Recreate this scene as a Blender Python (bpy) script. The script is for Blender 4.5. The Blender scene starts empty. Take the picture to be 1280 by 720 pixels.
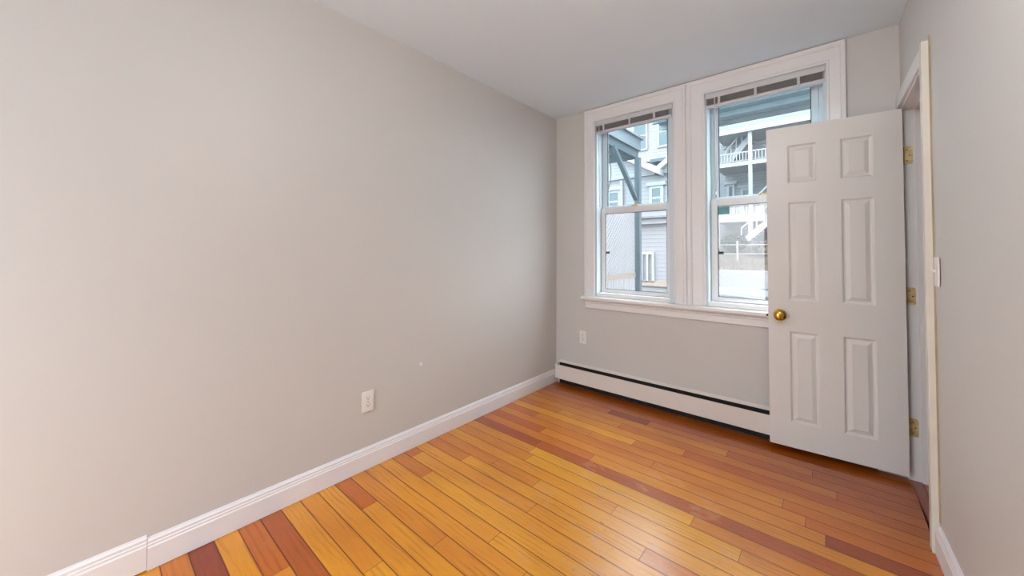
import bpy, bmesh, math, random
from mathutils import Vector, Matrix
random.seed(7)
PI = math.pi
sc = bpy.context.scene
C = sc.collection

# ------------------------------------------------------------------ camera, world, light, exposure
F_PX, YAW, PITCH, ROLL, SY = 460.5883, -0.71249, 0.02406, 0.00421, -54.511
CAM = Vector((1.99051, -2.95692, 1.21376))
cam_d = bpy.data.cameras.new('camera'); cam = bpy.data.objects.new('camera', cam_d); C.objects.link(cam)
cam_d.sensor_fit = 'HORIZONTAL'; cam_d.sensor_width = 36.0
cam_d.lens = F_PX / 1280 * 36.0
cam_d.shift_y = SY / 1280 * 1.0
cam_d.clip_start = 0.02; cam_d.clip_end = 300
fw = Vector((math.sin(YAW)*math.cos(PITCH), math.cos(YAW)*math.cos(PITCH), math.sin(PITCH)))
rt = Vector((math.cos(YAW), -math.sin(YAW), 0)); up = rt.cross(fw)
r2 = math.cos(ROLL)*rt + math.sin(ROLL)*up; u2 = -math.sin(ROLL)*rt + math.cos(ROLL)*up
M = Matrix((r2, u2, -fw)).transposed().to_4x4(); M.translation = CAM
cam.matrix_world = M
sc.camera = cam

WORLD_STRENGTH = 15.0
LAMP_W = 30
sc.view_settings.view_transform = 'Standard'; sc.view_settings.look = 'None'
sc.view_settings.gamma = 1; sc.view_settings.use_curve_mapping = False
sc.view_settings.exposure = -0.17

w = bpy.data.worlds.new('sky'); sc.world = w; w.use_nodes = True
wn = w.node_tree; wn.nodes.clear()
wo = wn.nodes.new('ShaderNodeOutputWorld'); bg = wn.nodes.new('ShaderNodeBackground')
tc = wn.nodes.new('ShaderNodeTexCoord'); sx = wn.nodes.new('ShaderNodeSeparateXYZ'); cr = wn.nodes.new('ShaderNodeValToRGB')
cr.color_ramp.elements[0].position = 0.0; cr.color_ramp.elements[0].color = (.40, .42, .44, 1)
cr.color_ramp.elements[1].position = 0.75; cr.color_ramp.elements[1].color = (0.88, 0.95, 1.0, 1)   # overcast: brighter towards the zenith
wn.links.new(tc.outputs['Generated'], sx.inputs[0]); wn.links.new(sx.outputs['Z'], cr.inputs[0])
wn.links.new(cr.outputs[0], bg.inputs[0]); wn.links.new(bg.outputs[0], wo.inputs[0])
bg.inputs['Strength'].default_value = WORLD_STRENGTH

# ------------------------------------------------------------------ materials
def lin(r, g, b):
    f = lambda c: (c/255/12.92) if c/255 <= .04045 else ((c/255+.055)/1.055)**2.4
    return (f(r), f(g), f(b), 1)
class N:
    def __init__(s, name):
        s.m = bpy.data.materials.new(name); s.m.use_nodes = True; s.t = s.m.node_tree; s.t.nodes.clear()
        s.out = s.n('ShaderNodeOutputMaterial')
    def n(s, k, **kw):
        x = s.t.nodes.new(k)
        for a, b in kw.items(): setattr(x, a, b)
        return x
    def l(s, a, b): s.t.links.new(a, b)
    def math(s, op, a, b=None):
        x = s.n('ShaderNodeMath', operation=op)
        for i, v in enumerate((a, b)):
            if v is None: continue
            if isinstance(v, (int, float)): x.inputs[i].default_value = v
            else: s.l(v, x.inputs[i])
        return x.outputs[0]
    def mix(s, f, a, b, mode='MIX'):
        x = s.n('ShaderNodeMix', data_type='RGBA', blend_type=mode)
        for i, v in ((0, f), (6, a), (7, b)):
            if isinstance(v, (int, float)): x.inputs[i].default_value = v
            elif isinstance(v, tuple): x.inputs[i].default_value = v
            else: s.l(v, x.inputs[i])
        return x.outputs[2]
    def noise(s, scale, detail=4, vec=None, rough=.5):
        x = s.n('ShaderNodeTexNoise'); x.inputs['Scale'].default_value = scale; x.inputs['Detail'].default_value = detail
        x.inputs['Roughness'].default_value = rough
        if vec is not None: s.l(vec, x.inputs['Vector'])
        return x.outputs['Fac']
    def coords(s, scale=(1,1,1), kind='Object'):
        c = s.n('ShaderNodeTexCoord'); m = s.n('ShaderNodeMapping'); m.inputs['Scale'].default_value = scale
        s.l(c.outputs[kind], m.inputs[0]); return m.outputs[0]
    def ramp(s, f, *els):
        x = s.n('ShaderNodeValToRGB'); e = x.color_ramp.elements
        while len(e) < len(els): e.new(.5)
        for k, (p, c) in enumerate(els): e[k].position = p; e[k].color = c if len(c) == 4 else (*c, 1)
        s.l(f, x.inputs[0]); return x.outputs[0]
    def bump(s, h, strength=.1, dist=.01):
        b = s.n('ShaderNodeBump'); b.inputs['Strength'].default_value = strength; b.inputs['Distance'].default_value = dist
        s.l(h, b.inputs['Height']); return b.outputs[0]
    def pbr(s, col, rough=.5, metal=0, normal=None, spec=.5, coat=0, coat_rough=.1):
        p = s.n('ShaderNodeBsdfPrincipled')
        if isinstance(col, tuple): p.inputs['Base Color'].default_value = col
        else: s.l(col, p.inputs['Base Color'])
        if isinstance(rough, (int, float)): p.inputs['Roughness'].default_value = rough
        else: s.l(rough, p.inputs['Roughness'])
        p.inputs['Metallic'].default_value = metal; p.inputs['Specular IOR Level'].default_value = spec
        p.inputs['Coat Weight'].default_value = coat; p.inputs['Coat Roughness'].default_value = coat_rough
        if normal is not None: s.l(normal, p.inputs['Normal'])
        s.l(p.outputs[0], s.out.inputs[0]); return p
def paint(name, col, rough=.5, var=.04, bump=.05, nscale=3, spec=.4, metal=0):
    k = N(name); v = k.coords()
    f = k.noise(nscale, 3, v)
    d = tuple(c*(1-var) for c in col[:3]) + (1,); h = tuple(min(1, c*(1+var)) for c in col[:3]) + (1,)
    c = k.ramp(f, (.3, d), (.7, h))
    nb = k.bump(k.noise(260, 2, v), bump, .002) if bump else None
    k.pbr(c, rough, metal, nb, spec); return k.m
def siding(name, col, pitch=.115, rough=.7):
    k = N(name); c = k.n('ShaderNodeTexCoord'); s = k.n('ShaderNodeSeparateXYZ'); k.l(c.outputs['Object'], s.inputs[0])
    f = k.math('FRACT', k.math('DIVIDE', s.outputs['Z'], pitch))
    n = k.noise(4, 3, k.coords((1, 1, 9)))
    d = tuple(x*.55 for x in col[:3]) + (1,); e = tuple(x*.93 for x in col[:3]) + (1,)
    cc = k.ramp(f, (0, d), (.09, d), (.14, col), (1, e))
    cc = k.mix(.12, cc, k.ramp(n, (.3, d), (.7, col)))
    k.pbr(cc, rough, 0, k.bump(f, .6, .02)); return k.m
MAT = {}
MAT['wall'] = paint('greige_wall_paint', lin(205, 202, 199), .45, .012, .10, 1.3, .35)
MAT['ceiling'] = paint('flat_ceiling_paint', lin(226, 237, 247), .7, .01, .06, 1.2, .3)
MAT['trim'] = paint('white_trim_enamel', lin(230, 228, 228), .33, .012, .03, 6, .5)
MAT['base'] = paint('baseboard_enamel', lin(232, 230, 232), .4, .02, .04, 6, .45)
MAT['casing_aged'] = paint('yellowed_casing_enamel', lin(224, 219, 209), .4, .05, .05, 9, .45)
MAT['caulk'] = paint('tan_caulk', lin(192, 172, 142), .7, .12, .2, 14, .2)
MAT['door'] = paint('door_enamel', lin(228, 225, 222), .36, .012, .03, 3, .5)
MAT['vinyl'] = paint('white_vinyl', lin(224, 223, 223), .35, .01, 0, 3, .5)
MAT['jamb'] = paint('pale_blue_white_liner', lin(205, 217, 224), .4, .01, 0, 3, .5)
MAT['gasket'] = paint('dark_gasket', lin(52, 54, 56), .6, .05, 0)
MAT['heater'] = paint('heater_enamel', lin(228, 219, 211), .36, .02, .02, 5, .45)
MAT['heater_shade'] = paint('heater_painted_shade', lin(24, 22, 22), .6, .2, .1, 30)  # near-black colour stands in for the shade inside the heater
MAT['alu'] = paint('fin_aluminium', lin(120, 118, 114), .4, .1, 0, 30, .5, .8)
MAT['plate'] = paint('outlet_plastic', lin(232, 229, 226), .3, .01, 0, 9, .5)
MAT['slot'] = paint('outlet_slot_dark', lin(70, 60, 58), .6, .05, 0)
MAT['blind'] = paint('blind_rail_enamel', lin(206, 204, 206), .4, .02, 0, 8)
MAT['slat'] = paint('blind_slat_enamel', lin(178, 174, 174), .45, .06, 0, 20)
MAT['tape'] = paint('blind_ladder_cord', lin(200, 196, 198), .8, .03, 0, 20)
MAT['black'] = paint('black_rubber', lin(20, 20, 22), .6, .05, 0)
MAT['sub'] = paint('dark_gap_filler', lin(44, 18, 6), .9, .1, 0)
k = N('brass'); f = k.noise(25, 4, k.coords()); k.pbr(k.ramp(f, (.3, lin(176, 130, 40)), (.7, lin(226, 188, 84))), .2, 1.0); MAT['brass'] = k.m
k = N('aged_brass'); f = k.noise(40, 4, k.coords()); k.pbr(k.ramp(f, (.3, lin(190, 164, 104)), (.7, lin(232, 214, 160))), .36, .45); MAT['brass2'] = k.m
def glass(name, tint, refl=.06, haze=0.0):
    k = N(name); t = k.n('ShaderNodeBsdfTransparent'); t.inputs[0].default_value = (*tint, 1)
    g = k.n('ShaderNodeBsdfGlossy'); g.inputs['Roughness'].default_value = .02
    mx = k.n('ShaderNodeMixShader'); mx.inputs[0].default_value = refl
    k.l(t.outputs[0], mx.inputs[1]); k.l(g.outputs[0], mx.inputs[2]); last = mx.outputs[0]
    if haze:
        d = k.n('ShaderNodeBsdfTranslucent'); d.inputs[0].default_value = (.9, .95, 1, 1)
        n = k.noise(3, 5, k.coords((1, 1, .4))); m2 = k.n('ShaderNodeMixShader')
        k.l(k.math('MULTIPLY', n, haze*2), m2.inputs[0]); k.l(last, m2.inputs[1]); k.l(d.outputs[0], m2.inputs[2]); last = m2.outputs[0]
    k.l(last, k.out.inputs[0]); return k.m
MAT['glass_low'] = glass('clear_window_glass', (.97, .98, .99), .05, .004)
MAT['glass_up'] = glass('teal_window_glass', (.90, .97, .99), .06, .006)
# hardwood boards: every board carries its own tone, with shade by heater and door painted in
k = N('varnished_oak_boards')
at = k.n('ShaderNodeAttribute', attribute_name='tone'); uvn = k.n('ShaderNodeUVMap', uv_map='board'); 
sep = k.n('ShaderNodeSeparateXYZ'); k.l(uvn.outputs[0], sep.inputs[0])
tone = at.outputs['Fac']
cmb = k.n('ShaderNodeCombineXYZ')
k.l(k.math('ADD', sep.outputs['X'], k.math('MULTIPLY', tone, 37.0)), cmb.inputs[0])
k.l(k.math('ADD', k.math('MULTIPLY', sep.outputs['Y'], .42), k.math('MULTIPLY', tone, 91.0)), cmb.inputs[1])
wv = k.n('ShaderNodeTexWave', wave_type='BANDS', bands_direction='Y')
wv.inputs['Scale'].default_value = 2.6; wv.inputs['Distortion'].default_value = 13; wv.inputs['Detail'].default_value = 3
wv.inputs['Detail Scale'].default_value = .45; wv.inputs['Detail Roughness'].default_value = .6
k.l(cmb.outputs[0], wv.inputs['Vector'])
mp = k.n('ShaderNodeMapping'); mp.inputs['Scale'].default_value = (5, 120, 1); k.l(cmb.outputs[0], mp.inputs[0])
fine = k.noise(2.0, 6, mp.outputs[0], .62)
base = k.ramp(tone, (0, lin(116, 32, 1)), (.2, lin(150, 56, 1)), (.45, lin(200, 106, 1)), (.7, lin(226, 148, 1)), (1, lin(238, 172, 6)))
col = k.mix(k.math('MULTIPLY', k.math('MULTIPLY', k.ramp(wv.outputs['Fac'], (.0, (1,1,1)), (.5, (0,0,0))), k.ramp(k.noise(3.0, 3, cmb.outputs[0]), (.42, (0,0,0)), (.70, (1,1,1)))), .55), base, k.mix(1.0, base, (.50, .34, .22, 1), 'MULTIPLY'))
col = k.mix(k.math('MULTIPLY', k.ramp(fine, (.40, (0,0,0)), (.68, (1,1,1))), .50), col, k.mix(1.0, col, (.52, .40, .30, 1), 'MULTIPLY'))
patch = k.noise(2.2, 3, k.coords((1, 1.6, 1)))
col = k.mix(k.math('MULTIPLY', k.ramp(patch, (.40, (0,0,0)), (.65, (1,1,1))), .45), col, k.mix(1.0, col, (.72, .55, .45, 1), 'MULTIPLY'))
# knots / dark marks and pale worn scratches
vo = k.n('ShaderNodeTexVoronoi'); vo.inputs['Scale'].default_value = 3.3; k.l(k.coords((1, 1.8, 1)), vo.inputs['Vector'])
spot = k.ramp(vo.outputs['Distance'], (.0, (1,1,1)), (.018, (0,0,0)))
col = k.mix(k.math('MULTIPLY', spot, .7), col, lin(50, 16, 4))
sc1 = k.noise(9, 8, k.coords((1, 1, 1)), .75); wz = k.noise(1.6, 2, k.coords())
worn = k.math('MULTIPLY', k.ramp(sc1, (.56, (0,0,0)), (.66, (1,1,1))), k.ramp(wz, (.5, (0,0,0)), (.62, (1,1,1))))
col = k.mix(k.math('MULTIPLY', worn, .05), col, lin(206, 176, 140))
geo = k.n('ShaderNodeNewGeometry'); vd = k.n('ShaderNodeVectorMath', operation='DISTANCE'); k.l(geo.outputs['Position'], vd.inputs[0]); vd.inputs[1].default_value = (1.28, -1.32, 0)
zone = k.ramp(k.math('ADD', vd.outputs['Value'], k.math('MULTIPLY', k.noise(3, 3, k.coords()), .4)), (.35, (1,1,1)), (.85, (0,0,0)))
scr = k.noise(26, 8, k.coords((.7, 1.3, 1)), .8)
dirt = k.math('MULTIPLY', k.math('MULTIPLY', k.ramp(scr, (.60, (0,0,0)), (.66, (1,1,1))), zone), .75)
col = k.mix(dirt, col, lin(70, 42, 22))
bare = k.math('MULTIPLY', k.math('MULTIPLY', k.ramp(k.noise(5, 6, k.coords((1, 1.5, 1)), .7), (.54, (0,0,0)), (.60, (1,1,1))), zone), .5)
col = k.mix(bare, col, lin(206, 150, 96))
# board edges a little darker (bevel dirt)
ed = k.math('ABSOLUTE', k.math('SUBTRACT', sep.outputs['Y'], .5))
edge = k.ramp(ed, (.455, (0,0,0)), (.5, (1,1,1)))
col = k.mix(k.math('MULTIPLY', edge, .55), col, lin(84, 34, 8))
rg = k.math('ADD', k.math('MULTIPLY', k.noise(6, 4, k.coords()), .16), k.math('ADD', k.math('ADD', k.math('MULTIPLY', worn, .04), k.math('MULTIPLY', bare, .3)), .26))
hgt = k.math('ADD', k.math('MULTIPLY', fine, .4), k.math('MULTIPLY', edge, -1.0))
k.pbr(col, rg, 0, k.bump(hgt, .12, .004), .10, 1.0, .27).inputs['Coat IOR'].default_value = 1.64; MAT['oak'] = k.m
# outdoors
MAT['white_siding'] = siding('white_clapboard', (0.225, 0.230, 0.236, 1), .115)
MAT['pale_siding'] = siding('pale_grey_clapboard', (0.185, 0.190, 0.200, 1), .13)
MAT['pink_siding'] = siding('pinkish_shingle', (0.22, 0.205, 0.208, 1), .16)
MAT['ext_trim'] = paint('outdoor_white_trim', (0.215, 0.222, 0.228, 1), .6, .03, 0)
MAT['porch'] = paint('blue_grey_porch_paint', (0.045, 0.070, 0.084, 1), .6, .06, 0, 4)
MAT['porch_light'] = paint('pale_porch_fascia', (0.131, 0.154, 0.169, 1), .6, .04, 0, 4)
MAT['soffit'] = paint('teal_grey_soffit', (0.19, 0.245, 0.265, 1), .7, .1, 0, 8)
MAT['decking'] = paint('weathered_deck_boards', (0.085, 0.078, 0.07, 1), .8, .15, .1, 9)
MAT['ext_glass'] = paint('dark_house_glass', (0.061, 0.089, 0.100, 1), .15, .1, 0, 4)
MAT['roof'] = paint('grey_roof_shingle', (0.108, 0.115, 0.127, 1), .9, .12, .3, 12)
MAT['asphalt'] = paint('pale_asphalt', (0.026, 0.026, 0.030, 1), .95, .1, .2, 3, 0)
MAT['concrete'] = paint('pale_concrete', (0.16, 0.16, 0.165, 1), .9, .05, .1, 4, .05)
MAT['bounce_pale'] = paint('pale_bounce_ground', (.45, .44, .43, 1), .85, .06, .1, 4)  # kept bright to bounce daylight into the room
MAT['earth'] = paint('dry_grass_bank', (0.070, 0.060, 0.048, 1), .95, .25, .5, 5, 0)
MAT['leaf'] = paint('evergreen_leaf', (0.022, 0.034, 0.018, 1), .9, .3, 0, 9, .05)
MAT['twig'] = paint('dry_twig', (0.100, 0.082, 0.068, 1), .95, .2, 0, 9, 0)
MAT['wood_rail'] = paint('tan_wood_rail', (0.192, 0.161, 0.127, 1), .8, .1, 0, 9)
MAT['car'] = paint('silver_blue_car_paint', (0.068, 0.076, 0.084, 1), .35, .02, 0, 3, .3)
MAT['car_glass'] = paint('car_glass', (0.030, 0.048, 0.056, 1), .2, .05, 0, 3, .4)
MAT['tyre'] = paint('tyre_rubber', (0.012, 0.012, 0.012, 1), .8, .1, 0)
MAT['teal'] = paint('teal_patch', (0.12, 0.33, 0.33, 1), .5, .15, 0, 30)

# ------------------------------------------------------------------ mesh helpers
class MB:
    def __init__(s): s.v = []; s.f = []
    def add(s, vs, fs):
        o = len(s.v); s.v += [tuple(a) for a in vs]; s.f += [tuple(i+o for i in f) for f in fs]; return s
    def box(s, x0, x1, y0, y1, z0, z1):
        return s.add([(x0,y0,z0),(x1,y0,z0),(x1,y1,z0),(x0,y1,z0),(x0,y0,z1),(x1,y0,z1),(x1,y1,z1),(x0,y1,z1)],
                     [(0,3,2,1),(4,5,6,7),(0,1,5,4),(1,2,6,5),(2,3,7,6),(3,0,4,7)])
    def prism(s, pts, axis, a, b):
        # polygon pts (2D) extruded along axis from a to b
        def P(p, t): return {'x': (t, p[0], p[1]), 'y': (p[0], t, p[1]), 'z': (p[0], p[1], t)}[axis]
        n = len(pts); vs = [P(p, a) for p in pts] + [P(p, b) for p in pts]
        return s.add(vs, [tuple(range(n)), tuple(range(2*n-1, n-1, -1))] + [(i, i+n, (i+1) % n+n, (i+1) % n) for i in range(n)])
    def bar(s, a, b, w, h=None):
        a = Vector(a); b = Vector(b); h = h or w; d = (b-a).normalized()
        sd = d.cross(Vector((0,0,1)));
        if sd.length < 1e-4: sd = Vector((1,0,0))
        sd.normalize(); u = sd.cross(d).normalized(); q = []
        for p in (a, b):
            for i, j in ((-1,-1),(1,-1),(1,1),(-1,1)): q.append(p + sd*i*w/2 + u*j*h/2)
        return s.add(q, [(0,1,2,3),(7,6,5,4),(0,4,5,1),(1,5,6,2),(2,6,7,3),(3,7,4,0)])
    def tube(s, pts, r, n=10, cap=True):
        pts = [Vector(p) for p in pts]; rings = []; rr = r if isinstance(r, (list, tuple)) else [r]*len(pts); vs = []
        d0 = (pts[1]-pts[0]).normalized(); sd = d0.cross(Vector((0,0,1)))
        if sd.length < 1e-3: sd = Vector((1,0,0))
        sd.normalize()
        for i, p in enumerate(pts):
            d = (pts[min(i+1, len(pts)-1)] - pts[max(i-1, 0)]).normalized()
            sd = (sd - d*sd.dot(d)).normalized(); u = d.cross(sd)
            for j in range(n):
                a = 2*PI*j/n; vs.append(p + (sd*math.cos(a) + u*math.sin(a))*rr[i])
        fs = [(i*n+j, i*n+(j+1) % n, (i+1)*n+(j+1) % n, (i+1)*n+j) for i in range(len(pts)-1) for j in range(n)]
        if cap: fs += [tuple(range(n-1, -1, -1)), tuple(range((len(pts)-1)*n, len(pts)*n))]
        return s.add(vs, fs)
    def build(s, name, mat, parent=None, bevel=0, smooth=False, kind=None, label=None):
        me = bpy.data.meshes.new(name); me.from_pydata([tuple(v) for v in s.v], [], s.f)
        bm = bmesh.new(); bm.from_mesh(me); bmesh.ops.recalc_face_normals(bm, faces=bm.faces); bm.to_mesh(me); bm.free()
        me.materials.append(MAT[mat] if isinstance(mat, str) else mat)
        o = bpy.data.objects.new(name, me); C.objects.link(o)
        if parent is not None: o.parent = parent; o.matrix_parent_inverse = Matrix.Translation(-absloc(parent))
        if smooth:
            for p in me.polygons: p.use_smooth = True
        if bevel:
            b = o.modifiers.new('bevel', 'BEVEL'); b.width = bevel; b.segments = 2; b.limit_method = 'ANGLE'; b.angle_limit = .6
        if kind: o['kind'] = kind
        if label: o['label'] = label
        return o
def absloc(o):
    v = Vector((0,0,0))
    while o is not None: v = v + o.location; o = o.parent if (o.type == 'EMPTY') else None
    return v
def empty(name, loc, kind=None):
    o = bpy.data.objects.new(name, None); C.objects.link(o); o.location = loc; o.empty_display_size = .1
    if kind: o['kind'] = kind
    return o
def tag(o, label, cat, group=None, kind=None):
    o['label'] = label; o['category'] = cat
    if group: o['group'] = group
    if kind: o['kind'] = kind
    return o
def struct(name, mb, mat, bevel=0, parent=None): return mb.build(name, mat, parent, bevel, kind='structure' if parent is None else None)

# ------------------------------------------------------------------ room dimensions
W = 2.29723; SL = -0.02502; H = 2.5076
X = lambda y: W + SL*y
REAR = -4.3
T = .16

# ------------------------------------------------------------------ floor
def make_floor():
    v = []; f = []; tones = []; uvs = []
    pitch = .083; y0 = -2.661
    fixed = {  # row: list of (x_end, tone) from the left wall
        0: [(0.75, .17), (3, .5)], 1: [(1.2, .72), (3, .5)], 2: [(.39, .42), (1.5, .66), (3, .5)], 3: [(1.25, .32), (3, .6)],
        4: [(1.6, .72), (3, .6)], 5: [(.64, .66), (1.9, .8), (3, .6)], 6: [(1.3, .76), (3, .7)], 7: [(.30, .44), (1.7, .78), (3, .7)],
        8: [(.73, .62), (1.5, .70), (3, .72)], 9: [(1.1, .74), (3, .76)], 10: [(.89, .74), (2.0, .82), (3, .7)],
        11: [(.30, .56), (1.35, .84), (3, .7)], 12: [(.09, .5), (1.6, .78), (3, .6)], 13: [(.9, .7), (3, .8)], 14: [(.34, .55), (1.4, .82), (3, .6)],
        15: [(.50, .56), (.80, .6), (1.9, .8), (3, .62)], 16: [(1.2, .72), (3, .8)], 17: [(.62, .6), (1.7, .84), (3, .62)], 18: [(.58, .64), (1.5, .9), (3, .6)],
        19: [(.56, .30), (3, .36)], 20: [(.9, .5), (3, .66)], 21: [(.48, .36), (1.96, .62), (3, .26)], 22: [(1.2, .55), (1.89, .56), (3, .5)],
        23: [(.3, .44), (.75, .6), (1.8, .58), (3, .46)], 24: [(1.02, .82), (3, .5)], 25: [(.4, .5), (1.3, .66), (3, .44)], 26: [(.85, .62), (2.0, .5), (3, .42)],
        27: [(.5, .5), (1.5, .56), (3, .4)], 28: [(.69, .48), (.99, .24), (1.9, .5), (3, .36)], 29: [(.9, .44), (3, .4)], 30: [(.6, .4), (1.7, .4), (3, .34)], 31: [(1.1, .36), (3, .34)]}  # lower tones in these rows also carry the shade by heater and door
    rnd = random.Random(3)
    ymax, ymin = 0.0, REAR
    k0 = int((ymin - y0)/pitch) - 1
    for kk in range(k0, 40):
        a = y0 + kk*pitch; b = a + pitch
        a2, b2 = max(a, ymin), min(b, ymax)
        if b2 - a2 < .006: continue
        row = fixed.get(kk)
        if not row:
            row = []; x = -rnd.uniform(0, .8)
            while x < 3: x += rnd.uniform(.7, 1.6); row.append((x, rnd.uniform(.4, .85)))
        xs = 0.0; xend_row = X((a2+b2)/2) + .006
        for xe, tn in row:
            if xe <= xs: continue
            x1 = min(xe, xend_row)
            if x1 - xs < .004: break
            g = .0008
            o = len(v)
            v += [(xs+g, a2+g, 0), (x1-g, a2+g, 0), (x1-g, b2-g, 0), (xs+g, b2-g, 0)]
            f.append((o, o+1, o+2, o+3))
            va, vb = (a2-a)/pitch, (b2-a)/pitch
            uvs += [(xs, va), (x1, va), (x1, vb), (xs, vb)]; tones += [tn + rnd.uniform(-.03, .03)]*4
            xs = x1
            if x1 >= xend_row: break
    # saddle boards in the doorway (run with the depth of the wall) and the hall floor beyond
    for (xa, xb, tn) in ((W+.008, W+.05, .22), (W+.052, W+.135, .34), (W+.137, W+.22, .4), (W+.222, W+.305, .3), (W+.307, W+.39, .4), (W+.392, W+.9, .35)):
        o = len(v); v += [(xa, -.9, 0), (xb, -.9, 0), (xb, .3, 0), (xa, .3, 0)]; f.append((o, o+1, o+2, o+3))
        uvs += [(-.9, 0), (-.9, 1), (.3, 1), (.3, 0)]; tones += [tn]*4
    top = len(f)
    o = len(v); sub = MB().box(0, W+.95, REAR, .3, -.12, -.003); v += sub.v; f += [tuple(i+o for i in q) for q in sub.f]
    me = bpy.data.meshes.new('floor'); me.from_pydata(v, [], f)
    me.materials.append(MAT['oak']); me.materials.append(MAT['sub'])
    uv = me.uv_layers.new(name='board'); ca = me.color_attributes.new('tone', 'FLOAT_COLOR', 'CORNER')
    uv = me.uv_layers['board']; ca = me.color_attributes['tone']; li = 0
    for pi, p in enumerate(me.polygons):
        if pi >= top: p.material_index = 1
        for l in p.loop_indices:
            if pi < top:
                uv.data[l].uv = uvs[li]; t = tones[li]; ca.data[l].color = (t, t, t, 1); li += 1
    ob = bpy.data.objects.new('floor', me); C.objects.link(ob); ob['kind'] = 'structure'
make_floor()

# ------------------------------------------------------------------ shell
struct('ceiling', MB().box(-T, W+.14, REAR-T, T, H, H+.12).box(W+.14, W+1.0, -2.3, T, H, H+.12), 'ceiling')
struct('wall_left', MB().box(-T, 0, REAR-T, T, -.12, H), 'wall')
O1 = (.412, 1.085); O2 = (1.305, 1.985); ZB, ZT = .835, 2.39
mb = MB()
XR = W + 1.0
mb.box(0, O1[0], 0, T, -.12, H); mb.box(O1[1], O2[0], 0, T, ZB, ZT); mb.box(O2[1], XR, 0, T, -.12, H)
mb.box(O1[0], O2[1], 0, T, -.12, ZB); mb.box(O1[0], O2[1], 0, T, ZT, H)
struct('wall_back', mb, 'wall')
DY0, DY1, DZ = -.018, -.635, 2.03      # door opening along the right wall
mb = MB(); WT = .115
def slab(ya, yb, z0, z1):
    mb.add([(X(ya), ya, z0), (X(ya)+WT, ya, z0), (X(yb)+WT, yb, z0), (X(yb), yb, z0), (X(ya), ya, z1), (X(ya)+WT, ya, z1), (X(yb)+WT, yb, z1), (X(yb), yb, z1)],
           [(0,3,2,1),(4,5,6,7),(0,1,5,4),(1,2,6,5),(2,3,7,6),(3,0,4,7)])
slab(DY1, REAR, -.12, H); slab(0, DY1, DZ, H)
struct('wall_right', mb, 'wall')
mb = MB(); RX0, RX1, RZ = .12, 1.20, 2.10      # unseen opening added behind the camera to let daylight fill the room
mb.box(0, RX0, REAR-T, REAR, -.12, H); mb.box(RX1, X(REAR), REAR-T, REAR, -.12, H); mb.box(RX0, RX1, REAR-T, REAR, RZ, H); mb.box(RX0, RX1, REAR-T, REAR, -.12, -.004)
struct('wall_rear', mb, 'wall')
mb = MB(); mb.box(RX0, RX0+.05, REAR-.11, REAR-.05, 0, RZ); mb.box(RX1-.05, RX1, REAR-.11, REAR-.05, 0, RZ); mb.box(RX0+.05, RX1-.05, REAR-.11, REAR-.05, RZ-.05, RZ); mb.box(RX0+.05, RX1-.05, REAR-.11, REAR-.05, 0, .05)
struct('daylight_frame', mb, 'vinyl')
struct('ground_bounce', MB().box(-14, 16, -24, REAR-T-.01, -.4, -.16).box(W+1.01, 16, REAR-T-.01, .15, -.4, -.16), 'bounce_pale')  # unseen bright ground added to bounce daylight up to the ceiling
# hall beyond the doorway
mb = MB(); mb.box(W+.9, W+1.0, -2.3, 0, -.12, H); mb.box(W+WT+.12, W+.9, -2.3, -2.2, 0, H)
struct('wall_hall', mb, 'wall')

# baseboards -----------------------------------------------------------------
def base_profile(depth=.015, h=.121):
    return [(0, 0), (depth, 0), (depth, h*.70), (depth-.003, h*.735), (depth-.003, h*.80), (depth-.0055, h*.825), (depth-.0055, h*.90), (depth-.010, h*.955), (depth-.012, h), (0, h)]
mb = MB(); mb.prism([(p[0], p[1]+.002) for p in base_profile(.015, .119)], 'y', -.004, -2.779)
struct('baseboard_left', mb, 'base')
mb = MB(); mb.prism([(p[0], p[1]+.007) for p in base_profile(.013, .126)], 'y', -2.7805, REAR)
struct('baseboard_left_rear', mb, 'base')
# right wall (slanted)
mb = MB(); pr = base_profile(.016, .121); n = len(pr); vs = []
for y in (-.678, REAR): vs += [(X(y) - p[0], y, p[1]+.001) for p in pr]
mb.add(vs, [tuple(range(n)), tuple(range(2*n-1, n-1, -1))] + [(i, i+n, (i+1) % n+n, (i+1) % n) for i in range(n)])
struct('baseboard_right', mb, 'base')
mb = MB(); mb.prism([(REAR+p[0], p[1]+.001) for p in base_profile()], 'x', RX1+.02, X(REAR)-.02); struct('baseboard_rear', mb, 'base')

# ------------------------------------------------------------------ windows
def casing(name, x0, x1, zt, zb, wl, wr, wt, parent):
    # mitred three-sided casing: profile as (fraction outward, projection in -y)
    prof = [(0, .004), (0, .013), (.05, .017), (.12, .017), (.16, .014), (.66, .016), (.70, .0155), (.74, .022), (.80, .026), (.95, .026), (1, .020), (1, 0.0005)]
    vs = []; n = len(prof)
    for t, d in prof: vs.append((x0 - t*wl, -d, zb))
    for t, d in prof: vs.append((x0 - t*wl, -d, zt + t*wt))
    for t, d in prof: vs.append((x1 + t*wr, -d, zt + t*wt))
    for t, d in prof: vs.append((x1 + t*wr, -d, zb))
    fs = []
    for s_ in range(3):
        for i in range(n):
            j = (i+1) % n; fs.append((s_*n+i, s_*n+j, (s_+1)*n+j, (s_+1)*n+i))
    fs += [tuple(range(n)), tuple(range(4*n-1, 3*n-1, -1))]
    return MB().add(vs, fs).build(name, 'trim', parent)
def ring(mb, x0, x1, z0, z1, y0, y1, sl, sr, sb, st):
    mb.box(x0, x0+sl, y0, y1, z0, z1); mb.box(x1-sr, x1, y0, y1, z0, z1)
    mb.box(x0+sl, x1-sr, y0, y1, z0, z0+sb); mb.box(x0+sl, x1-sr, y0, y1, z1-st, z1); return mb
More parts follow.
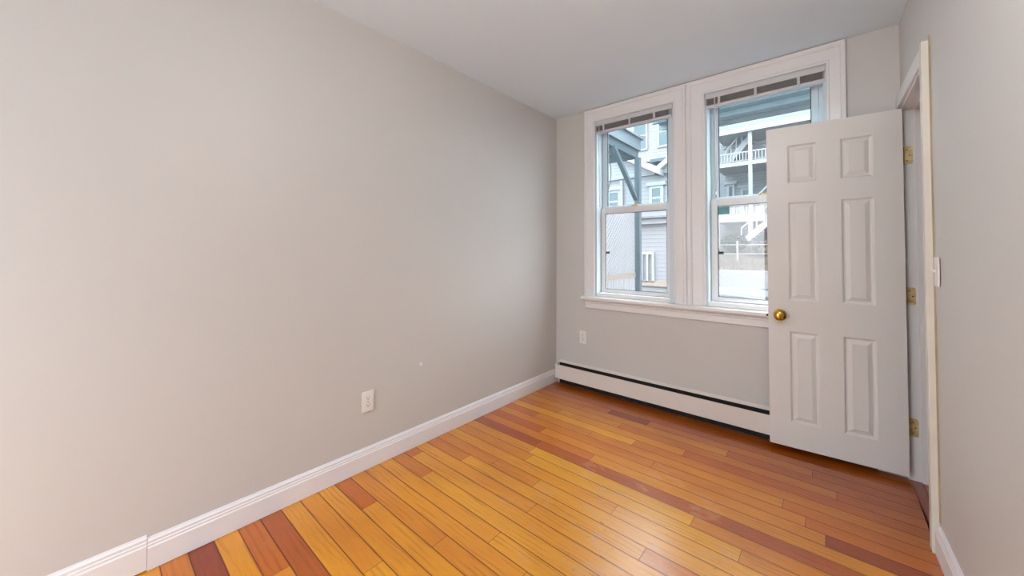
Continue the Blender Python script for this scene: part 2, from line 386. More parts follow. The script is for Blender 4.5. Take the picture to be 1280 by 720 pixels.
def window(name, ox0, ox1, wl, wr, lo, up_, label):
    e = empty(name, ((ox0+ox1)/2, 0, ZB), 'structure')
    casing('casing', ox0, ox1, 2.386, ZB, wl, wr, H-2.386-.004, e)
    # liner (jambs, head, sloped sill) with tracks
    mb = MB()
    mb.box(ox0, lo[0]-.001, .0, .155, ZB+.001, ZT-.001); mb.box(lo[1]+.001, ox1, .0, .155, ZB+.001, ZT-.001)
    mb.box(lo[0], lo[1], .0, .155, ZT-.012, ZT-.001)
    if up_[0] - lo[0] > .004: mb.box(lo[0], up_[0]-.001, .1045, .155, ZB+.04, ZT-.012)
    if lo[1] - up_[1] > .004: mb.box(up_[1]+.001, lo[1], .1045, .155, ZB+.04, ZT-.012)
    mb.build('jamb_liner', 'jamb', e)
    MB().prism([(-.001, ZB+.001), (.155, ZB+.001), (.155, ZB+.022), (.10, ZB+.03), (-.001, ZB+.034)], 'x', lo[0], lo[1]).build('sill', 'trim', e)
    # lower sash
    sx0, sx1, gx0, gx1 = lo; z0 = ZB+.035
    ls = ring(MB(), sx0, sx1, z0, 1.620, .078, .102, gx0-sx0, sx1-gx1, .900-z0, .052).build('lower_sash', 'vinyl', e, .002)
    MB().box(gx0+.001, gx1-.001, .089, .092, .901, 1.567).build('glass_pane', 'glass_low', ls)
    ring(MB(), gx0, gx1, .900, 1.568, .0795, .0885, .003, .003, .003, .003).build('glazing_gasket', 'gasket', ls)
    # finger rail along the foot
    MB().box(sx0+.01, sx1-.01, .070, .078, z0+.004, z0+.014).build('lift_rail', 'vinyl', ls, .002)
    lk = MB().box((sx0+sx1)/2-.028, (sx0+sx1)/2+.028, .080, .100, 1.6205, 1.628); lk.tube([((sx0+sx1)/2-.01, .09, 1.628), ((sx0+sx1)/2-.01, .09, 1.637)], .010, 12)
    lk.bar(((sx0+sx1)/2-.01, .09, 1.634), ((sx0+sx1)/2+.03, .082, 1.634), .008)
    lk.build('sash_lock', 'brass2', ls)
    MB().box(gx0+.004, gx0+.036, .083, .0888, 1.214, 1.232).build('vent_stop', 'gasket', ls)
    # upper sash behind
    ux0, ux1, hx0, hx1 = up_
    us = ring(MB(), ux0, ux1, 1.590, ZT-.013, .108, .132, hx0-ux0, ux1-hx1, .045, .045).build('upper_sash', 'jamb', e, .002)
    MB().box(hx0+.001, hx1-.001, .119, .122, 1.636, ZT-.059).build('glass_pane', 'glass_up', us)
    mb = MB(); mb.box(hx0, hx0+.004, .1085, .1185, 1.636, ZT-.059); mb.box(hx1-.004, hx1, .1085, .1185, 1.636, ZT-.059)
    mb.build('glazing_gasket', 'gasket', us)
    e['label'] = label
    return e, ls
w1, ls1 = window('window_1', .412, 1.085, .098, .0935, (.430, 1.047, .472, 1.004), (.434, 1.040, .479, 1.004), 'left double hung window with white casing and white sashes')
w2, ls2 = window('window_2', 1.305, 1.985, .1255, .090, (1.320, 1.968, 1.366, 1.925), (1.342, 1.946, 1.371, 1.908), 'right double hung window, half hidden behind the open door')
MB().box(1.369, 1.440, .0875, .0885, 1.505, 1.562).build('pane_patch', 'teal', ls2, label='teal patch on the lower pane')  # flat patch of teal set on the lower pane
# dark seam between the two casings comes from the narrow gap; shared stool and apron
mb = MB(); mb.prism([(-.0005, .806), (-.058, .806), (-.063, .812), (-.063, .829), (-.058, .8345), (-.0005, .8345)], 'x', .300, 2.10)
struct('trim_1', mb, 'trim')
mb = MB(); mb.prism([(-.0005, .728), (-.012, .728), (-.018, .733), (-.018, .775), (-.024, .779), (-.024, .787), (-.020, .791), (-.030, .800), (-.030, .8055), (-.0005, .8055)], 'x', .322, 2.078)
struct('trim_2', mb, 'trim')
t = MB().tube([(1.678, -.0635, .823), (1.678, -.071, .823)], .007, 14).build('bumper', 'black')
tag(t, 'small round black bumper on the window stool beside the door edge', 'bumper')

# ------------------------------------------------------------------ blinds
def blind(x0, x1, tapes, wandx, label, group='raised mini blinds at the window heads'):
    e = empty('mini_blind', ((x0+x1)/2, .012, 2.38)); tag(e, label, 'blind', group)
    MB().box(x0, x1, -.010, .030, 2.344, 2.376).build('headrail', 'blind', e, .002)
    mb = MB(); rnd = random.Random(5)
    for i in range(11):
        z = 2.3015 + i*.0039; dx = rnd.uniform(-.001, .001)
        mb.add([(x0+.004+dx, -.007, z), (x1-.004+dx, -.007, z), (x1-.004+dx, .010, z+.0024), (x0+.004+dx, .010, z+.0024), (x1-.004+dx, .027, z), (x0+.004+dx, .027, z)] +
               [(x0+.004+dx, -.007, z-.0009), (x1-.004+dx, -.007, z-.0009), (x1-.004+dx, .010, z+.0015), (x0+.004+dx, .010, z+.0015), (x1-.004+dx, .027, z-.0009), (x0+.004+dx, .027, z-.0009)],
               [(0,1,2,3), (3,2,4,5), (7,6,9,8), (8,9,11,10), (0,6,7,1), (5,4,10,11), (0,3,9,6), (3,5,11,9), (1,7,8,2), (2,8,10,4)])
    mb.build('slat_stack', 'slat', e)
    MB().box(x0+.003, x1-.003, -.009, .029, 2.278, 2.2985).build('bottom_rail', 'blind', e, .003)
    for tx in tapes:
        MB().box(tx-.008, tx+.008, -.0125, -.0095, 2.286, 2.345).build('ladder_tape', 'tape', e)
    mb = MB(); mb.tube([(wandx, -.022, 2.35), (wandx, -.0215, 2.33)], .003, 8); mb.tube([(wandx, -.022, 2.332), (wandx+.004, -.020, 1.66)], .0042, 8); mb.tube([(wandx+.004, -.020, 1.66), (wandx+.004, -.020, 1.62)], [.0042, .006], 8)
    mb.build('tilt_wand', 'plate', e, smooth=True)
    return e
blind(.416, 1.076, (.500, .735, .940), .462, 'raised white mini blind at the top of the left window')
blind(1.309, 1.980, (1.400, 1.620, 1.850), 1.375, 'raised white mini blind at the top of the right window, partly above the door')

# ------------------------------------------------------------------ baseboard heater
e = empty('baseboard_heater', (1.15, -.03, 0)); tag(e, 'long low white baseboard heater with a black slot under the two windows', 'heater')
HX0, HX1 = .022, 2.20
MB().prism([(-.001, .1965), (-.004, .1965), (-.004, .199), (-.018, .194), (-.020, .196), (-.019, .200), (-.006, .214), (-.001, .214)], 'x', HX0+.02, HX1-.01).build('back_panel', 'heater', e)
MB().prism([(-.054, .052), (-.0515, .050), (-.0525, .176), (-.0515, .1775), (-.053, .1775), (-.054, .176)], 'x', HX0+.012, HX1-.012).build('front_cover', 'heater', e)
MB().prism([(-.005, .03), (-.0555, .052), (-.0555, .178), (-.049, .182), (-.020, .186), (-.005, .186)], 'x', HX0, HX0+.011).build('end_cap', 'heater', e, .001)
MB().prism([(-.005, .03), (-.0555, .052), (-.0555, .178), (-.049, .182), (-.020, .186), (-.005, .186)], 'x', HX1-.011, HX1).build('end_cap', 'heater', e, .001)
mb = MB()
nf = 190
for i in range(nf):
    x = HX0+.05 + i*(HX1-HX0-.1)/nf; mb.box(x, x+.0008, -.046, -.010, .070, .140)
mb.tube([(HX0+.012, -.028, .112), (HX1-.012, -.028, .112)], .010, 10)
mb.build('fin_tube', 'heater_shade', e)
MB().box(HX0+.02, HX1-.02, -.0050, -.001, .0005, .196).build('shade_liner', 'heater_shade', e)  # dark sheet painting the shade in the slot and bottom gap
MB().box(HX0+.02, HX1-.02, -.0480, -.0060, .150, .153).build('damper', 'heater_shade', e)
MB().bar((HX0+.02, -.036, .172), (HX1-.02, -.036, .172), .0018).build('damper_rod', 'alu', e)

# ------------------------------------------------------------------ door
HGX, HGY, DA, DW = 2.29545, -.07072, .07315, .60914
Z0, Z1 = .035, 2.010
de = empty('door_1', (HGX, HGY, 0), 'structure'); de['label'] = 'white six panel door standing open in front of the right window'
ud = Vector((-math.cos(DA), -math.sin(DA), 0)); nd = Vector((math.sin(DA), -math.cos(DA), 0))   # along the leaf, out of the room face
def D(u, z, d): return Vector((HGX, HGY, 0)) + ud*u + Vector((0, 0, z)) + nd*d
TH = .034
def door_slab():
    mb = MB()
    ub = [0, .116, .256, .360, .503, DW]; zb = [Z0, .186, .742, .930, 1.538, 1.655, 1.892, Z1]
    for side, s in ((0, 1), (-TH, -1)):
        for i in range(5):
            for j in range(7):
                a, b, c, d = ub[i], ub[i+1], zb[j], zb[j+1]
                if i in (1, 3) and j in (1, 3, 5):
                    rings = [(0, 0), (.004, -.0015), (.010, -.0085), (.015, -.0095), (.018, -.0095), (.036, -.0028), (.038, -.0020), (.0385, -.0020)]
                    vs = []
                    for ins, dp in rings: vs += [D(u, z, side + s*dp) for u, z in ((a+ins, c+ins), (b-ins, c+ins), (b-ins, d-ins), (a+ins, d-ins))]
                    fs = [(r*4+q, r*4+(q+1) % 4, (r+1)*4+(q+1) % 4, (r+1)*4+q) for r in range(len(rings)-1) for q in range(4)]
                    o = (len(rings)-1)*4; fs.append((o, o+1, o+2, o+3)); mb.add(vs, fs)
                else: mb.add([D(a, c, side), D(b, c, side), D(b, d, side), D(a, d, side)], [(0, 1, 2, 3)])
    # rim
    for i in range(5):
        for z in (Z0, Z1): mb.add([D(ub[i], z, 0), D(ub[i+1], z, 0), D(ub[i+1], z, -TH), D(ub[i], z, -TH)], [(0,1,2,3)])
    for j in range(7):
        for u in (0, DW): mb.add([D(u, zb[j], 0), D(u, zb[j+1], 0), D(u, zb[j+1], -TH), D(u, zb[j], -TH)], [(0,1,2,3)])
    me_b = bmesh.new()
    me = bpy.data.meshes.new('door_leaf'); me.from_pydata([tuple(v) for v in mb.v], [], mb.f)
    me_b.from_mesh(me); bmesh.ops.remove_doubles(me_b, verts=me_b.verts, dist=.00005); bmesh.ops.recalc_face_normals(me_b, faces=me_b.faces); me_b.to_mesh(me); me_b.free()
    me.materials.append(MAT['door']); o = bpy.data.objects.new('door_leaf', me); C.objects.link(o)
    o.parent = de; o.matrix_parent_inverse = Matrix.Translation(-de.location); return o
leaf = door_slab()
def lathe(mb, c, ax, prof, n=28):
    ax = Vector(ax).normalized(); s1 = ax.cross(Vector((0,0,1))).normalized(); s2 = ax.cross(s1); vs = []
    for h, r in prof:
        for j in range(n):
            a = 2*PI*j/n; vs.append(Vector(c) + ax*h + (s1*math.cos(a) + s2*math.sin(a))*r)
    fs = [(i*n+j, i*n+(j+1) % n, (i+1)*n+(j+1) % n, (i+1)*n+j) for i in range(len(prof)-1) for j in range(n)]
    fs += [tuple(range(n-1, -1, -1)), tuple(range((len(prof)-1)*n, len(prof)*n))]
    return mb.add(vs, fs)
for s, side in ((1, 0), (-1, -TH)):
    ax = nd*s
    kn = lathe(MB(), D(.549, .838, side), ax, [(.010, .013), (.021, .012), (.026, .018), (.032, .029), (.041, .0335), (.050, .0325), (.057, .026), (.061, .016), (.062, .003)]).build('door_knob', 'brass', de, smooth=True, label='round brass door knob')
    ro = lathe(MB(), D(.549, .838, side), ax, [(.0, .034), (.003, .034), (.006, .031), (.009, .016), (.011, .012)]).build('rose', 'brass', kn, smooth=True)
MB().add([D(DW+.0008, .812, -.005), D(DW+.0008, .868, -.005), D(DW+.0008, .868, -.029), D(DW+.0008, .812, -.029), D(DW, .812, -.005), D(DW, .868, -.005), D(DW, .868, -.029), D(DW, .812, -.029)],
         [(0,1,2,3), (0,4,5,1), (1,5,6,2), (2,6,7,3), (3,7,4,0)]).build('latch_plate', 'brass', de)
# hinges: leaf with rounded corners on the jamb, barrel at the pin
JY = -.018    # face of the hinge jamb
for hz in (1.760, .989, .283):
    mb = MB(); hh = .048; x0, x1, r = HGX+.006, HGX+.042, .010
    pts = [(x0, hz-hh), (x1-r, hz-hh)] + [(x1-r+r*math.sin(a), hz-hh+r-r*math.cos(a)) for a in (PI/6, PI/3, PI/2)] + [(x1, hz+hh-r)] + [(x1-r+r*math.cos(a), hz+hh-r+r*math.sin(a)) for a in (PI/6, PI/3, PI/2)] + [(x0, hz+hh)]
    mb.prism(pts, 'y', JY-.0025, JY-.0002)
    hg = mb.build('hinge', 'brass2', de, label='brass hinge')
    b = MB(); zz = hz-hh
    for i in range(5): b.tube([(HGX+.003, -.030, zz+i*.018+.0005), (HGX+.003, -.030, zz+(i+1)*.018-.0005)], .0052, 12)
    b.box(HGX+.001, HGX+.006, -.031, JY-.001, hz-hh, hz+hh)
    b.build('hinge_pin', 'brass2', hg)
    s = MB()
    for sx_, sz in ((.020, .030), (.030, 0), (.020, -.030)): s.tube([(HGX+sx_, JY-.0027, hz+sz), (HGX+sx_, JY-.0020, hz+sz)], .0034, 10)
    s.build('screw', 'slot', hg)

# door frame: jambs, stop, casing (structure)
mb = MB()
mb.box(X(0)-.002, X(0)+WT+.002, JY, -.0005, .001, DZ)                                  # hinge jamb
mb.box(X(0)-.001, X(0)+WT+.006, DY1+.0165, JY, DZ-.018, DZ-.0005)                            # head jamb
mb.box(X(DY1)-.003, X(DY1)+WT+.002, DY1+.0005, DY1+.016, .001, DZ)                               # strike jamb
struct('trim_3', mb, 'trim')
mb = MB(); mb.box(X(0)+.050, X(0)+.086, JY-.011, JY-.0003, .001, DZ-.0185); mb.box(X(0)+.050, X(0)+.086, DY1+.0168, JY-.0115, DZ-.030, DZ-.0187)
mb.box(X(0)+.053, X(0)+.086, DY1+.0163, DY1+.027, .001, DZ-.0305)
struct('trim_4', mb, 'trim')
CZ = 2.100; CX0 = 2.2895
mb = MB()
mb.prism([(CX0, DY1+.004), (CX0+.003, DY1+.007), (X(DY1)-.0035, DY1+.007), (X(-.675)-.0005, -.675), (CX0, -.675)], 'z', .0005, CZ+.012)
struct('trim_5', mb, 'casing_aged', .0015)
mb = MB(); mb.add([(X(0)-.0025, -.003, DZ-.005), (X(0)-.018, -.003, DZ-.005), (X(0)-.018, -.003, CZ-.004), (X(0)-.003, -.003, CZ),
                   (X(-.63)-.0025, -.630, DZ-.005), (X(-.63)-.023, -.630, DZ-.005), (X(-.63)-.023, -.630, CZ-.004), (X(-.63)-.003, -.630, CZ)],
                  [(0,1,2,3), (7,6,5,4), (0,4,5,1), (1,5,6,2), (2,6,7,3), (3,7,4,0)])
struct('trim_6', mb, 'trim')
mb = MB(); rnd = random.Random(2); prev = None; vs = []
for i in range(40):
    z = .13 + i*(CZ-.10)/39; wd = .006 + rnd.uniform(0, .006) + (.006 if z < 1.0 else 0)
    vs += [(X(-.675)-.004, -.6755, z), (X(-.675-wd)-.0006, -.6755-wd, z)]
mb.add(vs, [(2*i, 2*i+1, 2*i+3, 2*i+2) for i in range(39)])
mb.add([(v[0]+.003, v[1], v[2]) for v in vs], [(2*i, 2*i+1, 2*i+3, 2*i+2) for i in range(39)])
struct('trim_7', mb, 'caulk')

# ------------------------------------------------------------------ outlets and switch
def outlet(origin, axis, label, group=None):
    # axis 'x': on the left wall, facing +x; 'y': on the back wall, facing -y
    e = empty('power_outlet', origin); tag(e, label, 'outlet', group)
    O = Vector(origin)
    def P(a, d, z): return O + (Vector((d, a, z)) if axis == 'x' else Vector((a, -d, z)))
    def pbox(a0, a1, d0, d1, z0, z1):
        p, q = P(a0, d0, z0), P(a1, d1, z1); return min(p.x, q.x), max(p.x, q.x), min(p.y, q.y), max(p.y, q.y), z0+O.z, z1+O.z
    MB().box(*pbox(-.035, .035, .0003, .006, -.0575, .0575)).build('cover_plate', 'plate', e, .002)
    for dz in (.0195, -.0195):
        pts = [(.0165*math.cos(a), max(-.0125, min(.0125, .0165*math.sin(a)))+dz) for a in [2*PI*i/24 for i in range(24)]]
        vs = [P(a, .006, z) for a, z in pts] + [P(a, .0075, z) for a, z in pts]
        rc = MB().add(vs, [tuple(range(24, 48))] + [(i, (i+1) % 24, (i+1) % 24+24, i+24) for i in range(24)]).build('receptacle', 'plate', e)
        m = MB(); m.box(*pbox(-.0075, -.0052, .0074, .0078, dz-.001, dz+.008)); m.box(*pbox(.0052, .0075, .0074, .0078, dz-.001, dz+.007)); m.box(*pbox(-.0025, .0025, .0074, .0078, dz-.0095, dz-.0045))
        m.build('slot', 'slot', rc)
    MB().tube([P(0, .0060, 0), P(0, .0072, 0)], .003, 10).build('screw', 'alu', e)
outlet((0, -1.897, .374), 'x', 'white double power outlet low on the long left wall')
outlet((.291, 0, .459), 'y', 'small white double power outlet under the left window, near the corner')
sy, sz = -.735, 1.147; sxx = X(sy)
e = empty('light_switch', (sxx, sy, sz)); tag(e, 'white light switch plate on the right wall beside the door frame', 'switch')
MB().box(sxx-.007, sxx-.0015, sy-.036, sy+.036, sz-.058, sz+.058).build('cover_plate', 'plate', e, .002)
MB().box(sxx-.0085, sxx-.007, sy-.006, sy+.006, sz-.012, sz+.012).build('toggle_frame', 'plate', e)
MB().prism([(sxx-.0085, sz-.006), (sxx-.0085, sz+.006), (sxx-.019, sz+.012), (sxx-.020, sz+.007)], 'y', sy-.004, sy+.004).build('toggle', 'plate', e)
# small filled nail patch on the left wall
m = lathe(MB(), (.0002, -1.540, .503), (1, 0, 0), [(0, .011), (.0012, .009), (.0016, .003)], 14).build('wall_patch', 'base')
tag(m, 'small round pale filler patch on the left wall above the baseboard', 'patch')

# ------------------------------------------------------------------ fill lamp added out of view to light the room
LX, LY = 1.80, -2.25
e = empty('fill_lamp', (LX, LY, H)); tag(e, 'added white globe lamp on a short brass stem, out of view, filling the room with light', 'lamp')
lathe(MB(), (LX, LY, H-.0005), (0, 0.0001, -1), [(0, .07), (.015, .07), (.022, .05), (.024, .012), (.075, .012)], 24).build('lamp_base', 'brass', e, smooth=False)
k = N('opal_lamp_glass'); em = k.n('ShaderNodeEmission'); em.inputs[0].default_value = (1, .965, .945, 1); em.inputs[1].default_value = LAMP_W
k.l(em.outputs[0], k.out.inputs[0]); MAT['opal'] = k.m
lathe(MB(), (LX, LY, H-.07), (0, 0.0001, -1), [(.15-.15*math.cos(t), max(.02, .15*math.sin(t))) for t in [PI*i/14 for i in range(15)]], 28).build('lamp_shade', 'opal', e, smooth=True)

# ================================================================== OUTDOORS
# ground: yard beside the house, street ramp, terrace behind the retaining wall
mb = MB(); pr = [(.16, -.9), (5.4, -.9), (9.99, .2), (9.99, -3), (.16, -3)]; mb.prism(pr, 'x', -14, 14); 
g = struct('ground_street', mb, 'asphalt')
mb = MB(); mb.prism([(10.21, -3), (10.21, .64), (12.6, 1.45), (30, 1.8), (30, -3)], 'x', -14, 14); struct('ground_bank', mb, 'earth')
mb = MB(); mb.box(-1.7, 14, 10, 10.2, -1, .72); rw = mb.build('retaining_wall', 'concrete', None, .01); tag(rw, 'pale concrete retaining wall across the street', 'wall')
rw['kind'] = 'structure'

# own porch to the left: raised deck with post, brace, lattice
e = empty('back_porch', (-.2, 2.4, -.9)); tag(e, 'blue grey wooden porch with post and diagonal brace outside the left window', 'porch')
MB().box(-2.4, -.16, .18, 2.50, 2.765, 2.93).build('deck', 'porch_light', e)
MB().box(-2.4, -.12, .17, 2.53, 2.931, 2.965).build('deck_edge', 'ext_trim', e)
mb = MB(); mb.box(-.285, -.195, .18, 2.42, 2.655, 2.764); mb.box(-2.4, -.195, 2.42, 2.495, 2.655, 2.764); mb.build('beam', 'porch', e)
MB().box(-.225, -.150, 2.42, 2.495, -.9, 2.655).build('post', 'porch', e)
MB().box(-2.30, -2.225, 2.42, 2.495, -.9, 2.655).build('post', 'porch', e)
MB().bar((-.205, 1.66, 2.66), (-.205, 2.43, 2.03), .06, .05).build('brace', 'porch', e)
mb = MB(); mb.box(-.232, -.212, 1.45, 2.419, .865, .93); mb.build('lattice_rail', 'wood_rail', e)
mb = MB()
def clipbar(mb, s, x):
    y0, y1, z0, z1 = 1.47, 2.40, .93, 1.84
    c0 = z0 - (y1 if s > 0 else -y0) ; 
    for i in range(-30, 60):
        c = z0 + i*.07
        pts = []
        for y in (y0, y1):
            z = c + s*(y-y0)
            if z0 <= z <= z1: pts.append((y, z))
        for z in (z0, z1):
            y = y0 + (z-c)/s
            if y0 < y < y1: pts.append((y, z))
        if len(pts) >= 2: mb.bar((x, pts[0][0], pts[0][1]), (x, pts[1][0], pts[1][1]), .006, .030)
clipbar(mb, 1, -.218); clipbar(mb, -1, -.226)
mb.build('lattice_panel', 'ext_trim', e)
mb = MB()
for i in range(12): mb.box(-.232, -.212, 1.47+i*.082, 1.495+i*.082, .02, .864)
mb.build('baluster_row', 'ext_trim', e)
MB().box(-2.4, -.16, .18, 2.50, -.08, .015).build('floor_deck', 'decking', e)
wr = MB().tube([(-.33+.10*math.sin(i*.35), 1.55+i*.02, 2.70-i*.075) for i in range(13)], .006, 6).build('hanging_cable', 'gasket', smooth=True)
tag(wr, 'thin dark cable hanging in a loop under the porch', 'cable')

# overhead porch deck, narrowed to let sky light onto the floor, seen through the top of the right window
e = empty('narrowed_deck', (2.0, 2.9, -.9)); tag(e, 'teal grey overhead porch deck, narrowed to let sky light past, seen from below through the top of the right window', 'walkway')
MB().box(-.05, 6.2, 2.30, 3.42, 3.27, 3.31).build('deck', 'soffit', e)
MB().box(-.05, 6.2, 3.42, 3.47, 3.20, 3.40).build('edge_beam', 'porch_light', e)
MB().box(-.05, 6.2, 2.25, 2.30, 3.20, 3.40).build('edge_beam', 'porch_light', e)
for yy in (2.68, 3.04): MB().box(-.05, 6.2, yy, yy+.05, 3.20, 3.269).build('joist', 'soffit', e)
for yy in (2.26, 3.40): MB().box(6.0, 6.08, yy, yy+.08, -.9, 3.199).build('post', 'porch_light', e)

# neighbouring houses left
def win(parent, x0, x1, z0, z1, y, arch=False):
    f = MB(); t = .09
    ring(f, x0, x1, z0, z1, y-.07, y-.001, t, t, t, t); f.box(x0+t, x1-t, y-.06, y-.01, (z0+z1)/2-.03, (z0+z1)/2+.03)
    f.box(x0-.08, x1+.08, y-.12, y-.001, z1, z1+.12)
    o = f.build('window', 'ext_trim', parent); MB().box(x0+t, x1-t, y-.05, y-.002, z0+t, z1-t).build('pane', 'ext_glass', o)
e = empty('clapboard_house', (-4.5, 9.5, .2)); tag(e, 'white clapboard house with low gabled roof behind the porch', 'house')
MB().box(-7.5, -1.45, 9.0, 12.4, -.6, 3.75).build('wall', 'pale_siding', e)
MB().box(-7.6, -1.40, 8.80, 8.999, 2.17, 2.33).build('cornice', 'ext_trim', e)
MB().prism([(8.62, 2.34), (8.62, 2.40), (8.999, 2.60), (8.999, 2.34)], 'x', -7.6, -1.40).build('pent_roof', 'roof', e)
mb = MB(); mb.prism([(-7.8, 3.75), (-2.10, 3.75), (-4.9, 5.25)], 'y', 8.9, 12.4); mb.build('gable', 'white_siding', e)
mb = MB()
for a, b in (((-1.95, 3.66), (-4.9, 5.30)), ((-4.9, 5.30), (-7.9, 3.66))):
    mb.prism([(a[0], a[1]), (b[0], b[1]), (b[0], b[1]+.20), (a[0], a[1]+.20)], 'y', 8.55, 12.5)
mb.build('roof', 'ext_trim', e)
mb = MB(); mb.prism([(-2.12, 3.75), (-1.45, 3.75), (-1.45, 4.28)], 'y', 8.85, 12.0); mb.prism([(-2.16, 3.70), (-1.40, 4.26), (-1.40, 4.44), (-2.16, 3.88)], 'y', 8.6, 12.0); mb.build('cross_gable', 'ext_trim', e)
win(e, -2.42, -1.98, 2.62, 3.40, 9.0); win(e, -3.9, -3.4, 2.62, 3.40, 9.0); win(e, -5.4, -4.9, 2.62, 3.40, 9.0)
dr = ring(MB(), -2.72, -2.28, .3, 1.28, 8.93, 8.999, .07, .07, .02, .09).box(-2.53, -2.47, 8.93, 8.999, .32, 1.19).build('side_door', 'ext_trim', e)
MB().box(-7.5, -1.45, 8.93, 8.999, .18, .34).build('plinth', 'wood_rail', e)
MB().tube([(-3.36, 8.93, .2), (-3.36, 8.93, 3.7)], .05, 10).build('downpipe', 'ext_trim', e)

e = empty('tall_shingled_house', (-5.0, 17, .5)); tag(e, 'tall pale pink shingled house with steep gable behind the clapboard house', 'house')
MB().box(-9.5, -3.2, 16.0, 22, .5, 9.0).build('wall', 'pink_siding', e)
mb = MB(); mb.prism([(-9.9, 8.7), (-2.85, 8.3), (-2.85, 8.62), (-5.0, 11.3), (-9.9, 9.6)], 'y', 15.7, 22.2); mb.build('roof', 'ext_trim', e)
win(e, -5.9, -5.1, 6.6, 8.2, 16.0); win(e, -4.6, -3.9, 6.6, 8.2, 16.0); win(e, -7.6, -6.9, 6.6, 8.2, 16.0); win(e, -4.6, -3.9, 3.9, 5.5, 16.0)
MB().box(-9.6, -3.1, 15.85, 15.999, 5.95, 6.15).build('belt_trim', 'ext_trim', e)
mb = MB(); mb.box(-4.6, -3.0, 14.9, 16, 5.65, 5.8); mb.bar((-4.3, 15.0, 5.65), (-4.3, 15.95, 4.9), .07); mb.build('small_balcony', 'porch', e)

# three-decker with stacked back porches (right window)
e = empty('porch_apartment_building', (.6, 14, 1.4)); tag(e, 'pale three storey building with stacked back porches and outside stairs', 'building')
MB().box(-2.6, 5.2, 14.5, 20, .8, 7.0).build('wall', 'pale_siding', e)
MB().box(-1.35, 5.2, 12.85, 14.499, 5.74, 5.90).build('porch_roof', 'ext_trim', e)
MB().box(-1.35, 5.2, 12.95, 14.499, 4.52, 4.66).build('deck', 'ext_trim', e)
MB().box(-1.35, 5.2, 12.95, 14.499, 2.42, 2.68).build('deck', 'ext_trim', e)
for z in (4.66, 2.68):
    mb = MB(); mb.box(-1.35, 5.2, 13.0, 13.05, z+.34, z+.39); mb.box(-1.35, 5.2, 13.0, 13.05, z+.04, z+.07)
    for i in range(65): mb.box(-1.35+i*.1, -1.325+i*.1, 13.0, 13.05, z, z+.36)
    mb.build('railing', 'ext_trim', e)
for x in (-1.35, -.26, 2.2, 5.1):
    MB().box(x, x+.12, 12.96, 13.08, 1.3, 5.74).build('post', 'ext_trim', e)
def stair(x0, z0, x1, z1, y):
    mb = MB(); d = .12
    for yy in (y, y+.75): mb.bar((x0, yy, z0), (x1, yy, z1), .05, .20); mb.bar((x0, yy, z0+.55), (x1, yy, z1+.55), .04, .05)
    n = 9
    for i in range(1, n):
        t = i/n; x = x0+(x1-x0)*t; z = z0+(z1-z0)*t; mb.box(x-.12, x+.12, y, y+.75, z-.02, z+.02)
    for i in range(0, n, 2):
        t = i/n; x = x0+(x1-x0)*t; z = z0+(z1-z0)*t; mb.box(x-.02, x+.02, y-.01, y+.02, z, z+.55)
    mb.build('stair_flight', 'ext_trim', e)
stair(-1.10, 4.70, -.25, 5.70, 13.5); stair(1.5, 4.55, -.1, 2.75, 13.3); stair(-.42, 1.60, .62, 2.56, 12.45); stair(.3, 3.0, 1.5, 4.5, 13.8)
for (x0, x1, z0, z1) in ((-1.25, -.95, 2.9, 4.1), (-.75, -.35, 2.9, 3.9), (.3, .8, 2.9, 4.1), (-1.25, -.95, 5.0, 5.6), (.4, .9, 5.0, 5.7), (-.9, -.45, 1.9, 2.35), (.2, .5, 1.9, 2.3)):
    win(e, x0, x1, z0, z1, 14.5)
# picket and rails, bush, twigs on the bank
e = empty('picket_fence', (-.5, 11.2, 1.0)); tag(e, 'low white picket fence on the bank in front of the bush', 'fence')
MB().box(-1.3, 2.5, 11.285, 11.30, 1.52, 1.54).build('rail', 'ext_trim', e); MB().box(-1.3, 2.5, 11.285, 11.30, 1.22, 1.24).build('rail', 'ext_trim', e)
for i in range(5): MB().box(-1.28+i*.9, -1.235+i*.9, 11.26, 11.305, .9, 1.66).build('post', 'ext_trim', e)
def leaves(name, c, r, n, size, mat, seed, label):
    rnd = random.Random(seed); mb = MB(); c = Vector(c)
    for i in range(n):
        while True:
            p = Vector((rnd.uniform(-1, 1), rnd.uniform(-1, 1), rnd.uniform(-1, 1)))
            if p.length < 1 and p.length > .35: break
        q = c + Vector((p.x*r[0], p.y*r[1], p.z*r[2])); a = Vector((rnd.gauss(0, 1), rnd.gauss(0, 1), rnd.gauss(0, 1)+.6)).normalized(); b = a.cross(Vector((rnd.gauss(0,1), rnd.gauss(0,1), rnd.gauss(0,1)))).normalized()
        s = size*rnd.uniform(.6, 1.3); mb.add([q-b*s*.4, q+a*s, q+b*s*.4, q-a*s*.5], [(0,1,2,3)])
    return mb.build(name, mat)
o = leaves('evergreen_bush', (-.58, 12.0, 1.62), (.42, .30, .30), 2200, .05, 'leaf', 3, ''); tag(o, 'dark green rounded bush behind the picket fence', 'bush')
o = leaves('dry_bush', (.30, 11.75, 1.42), (.5, .25, .22), 700, .05, 'twig', 5, ''); tag(o, 'brownish dry low bush right of the green bush', 'bush')
mb = MB(); rnd = random.Random(9)
for i in range(1800):
    x = rnd.uniform(-1.3, 4); y = rnd.uniform(10.3, 11.15); z = .64+(y-10.21)*.34
    h = rnd.uniform(.06, .22); dx = rnd.uniform(-.06, .06); mb.add([(x-.008, y, z-.02), (x+.008, y, z-.02), (x+dx, y+rnd.uniform(-.05, .05), z+h)], [(0,1,2)])
o = mb.build('dry_grass', 'twig'); tag(o, 'dry tan grass growing on the bank above the retaining wall', 'grass', kind='stuff')

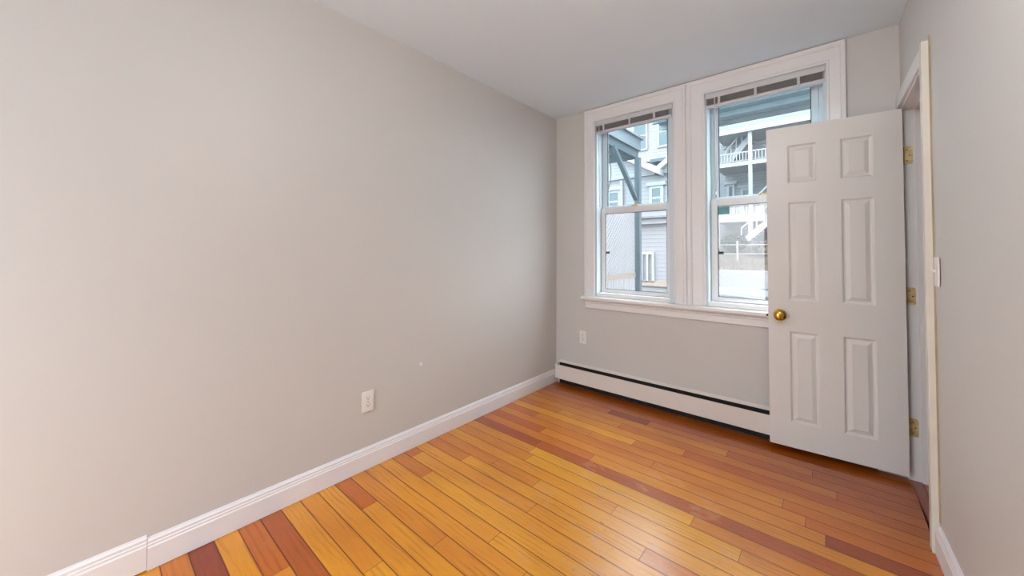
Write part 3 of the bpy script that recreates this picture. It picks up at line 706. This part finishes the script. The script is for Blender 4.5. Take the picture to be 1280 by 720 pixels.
# parked car
e = empty('parked_car', (.95, 4.75, -.9)); tag(e, 'pale silver blue car parked just outside the windows', 'car')
cy0, cy1 = 3.95, 5.60
def carx(u): return -1.35 + u
def loft(mb, secs):
    # secs: list of (y, profile[(x, z)])
    n = len(secs[0][1]); vs = []
    for y, pr in secs: vs += [(carx(p[0]), y, p[1]-.9) for p in pr]
    fs = [(s_*n+i, (s_+1)*n+i, (s_+1)*n+(i+1) % n, s_*n+(i+1) % n) for s_ in range(len(secs)-1) for i in range(n)]
    fs += [tuple(range(n)), tuple(range(len(secs)*n-1, (len(secs)-1)*n-1, -1))]
    return mb.add(vs, fs)
low = [(.05, .25), (.0, .5), (.03, .78), (.25, .92), (.9, .96), (3.0, .96), (3.9, .86), (4.3, .72), (4.4, .48), (4.35, .25), (2.2, .20)]
def sh(pr, k_, dz=0): return [(2.2+(x-2.2)*k_, z+dz*(1 if z > .5 else 0)) for x, z in pr]
body = loft(MB(), [(cy0, sh(low, .95, -.05)), (cy0+.06, low), (cy1-.06, low), (cy1, sh(low, .95, -.05))]).build('body', 'car', e, .03, smooth=False)
cab = [(.55, .90), (1.0, 1.38), (1.35, 1.44), (2.2, 1.45), (2.6, 1.40), (3.3, .92)]
loft(MB(), [(cy0+.10, sh(cab, .97)), (cy0+.26, [(x, z-.0) for x, z in cab]), (cy1-.26, cab), (cy1-.10, sh(cab, .97))]).build('cabin_glass', 'car_glass', e, .03)
rf = [(1.02, 1.36), (1.35, 1.45), (2.2, 1.465), (2.55, 1.42), (2.55, 1.40), (2.2, 1.43), (1.35, 1.42), (1.05, 1.33)]
loft(MB(), [(cy0+.16, rf), (cy0+.26, [(x, z+.012) for x, z in rf]), (cy1-.26, [(x, z+.012) for x, z in rf]), (cy1-.16, rf)]).build('roof', 'car', e, .01)
for yy in (cy0+.10, cy1-.10):
    for (a, b) in (((.60, .93), (1.05, 1.38)), ((1.85, .93), (1.85, 1.44)), ((3.2, .93), (2.55, 1.42))):
        MB().bar((carx(a[0]), yy, a[1]-.9), (carx(b[0]), yy + (.08 if yy < 4.5 else -.08), b[1]-.9), .06, .07).build('pillar', 'car', e)
for x in (.85, 3.5):
    for yy in (cy0-.01, cy1-.19):
        wl = MB().tube([(carx(x), yy, -.9+.31), (carx(x), yy+.20, -.9+.31)], .31, 24).build('wheel', 'tyre', e)
        MB().tube([(carx(x), yy-.005, -.9+.31), (carx(x), yy+.205, -.9+.31)], .19, 20).build('hub', 'alu', wl)
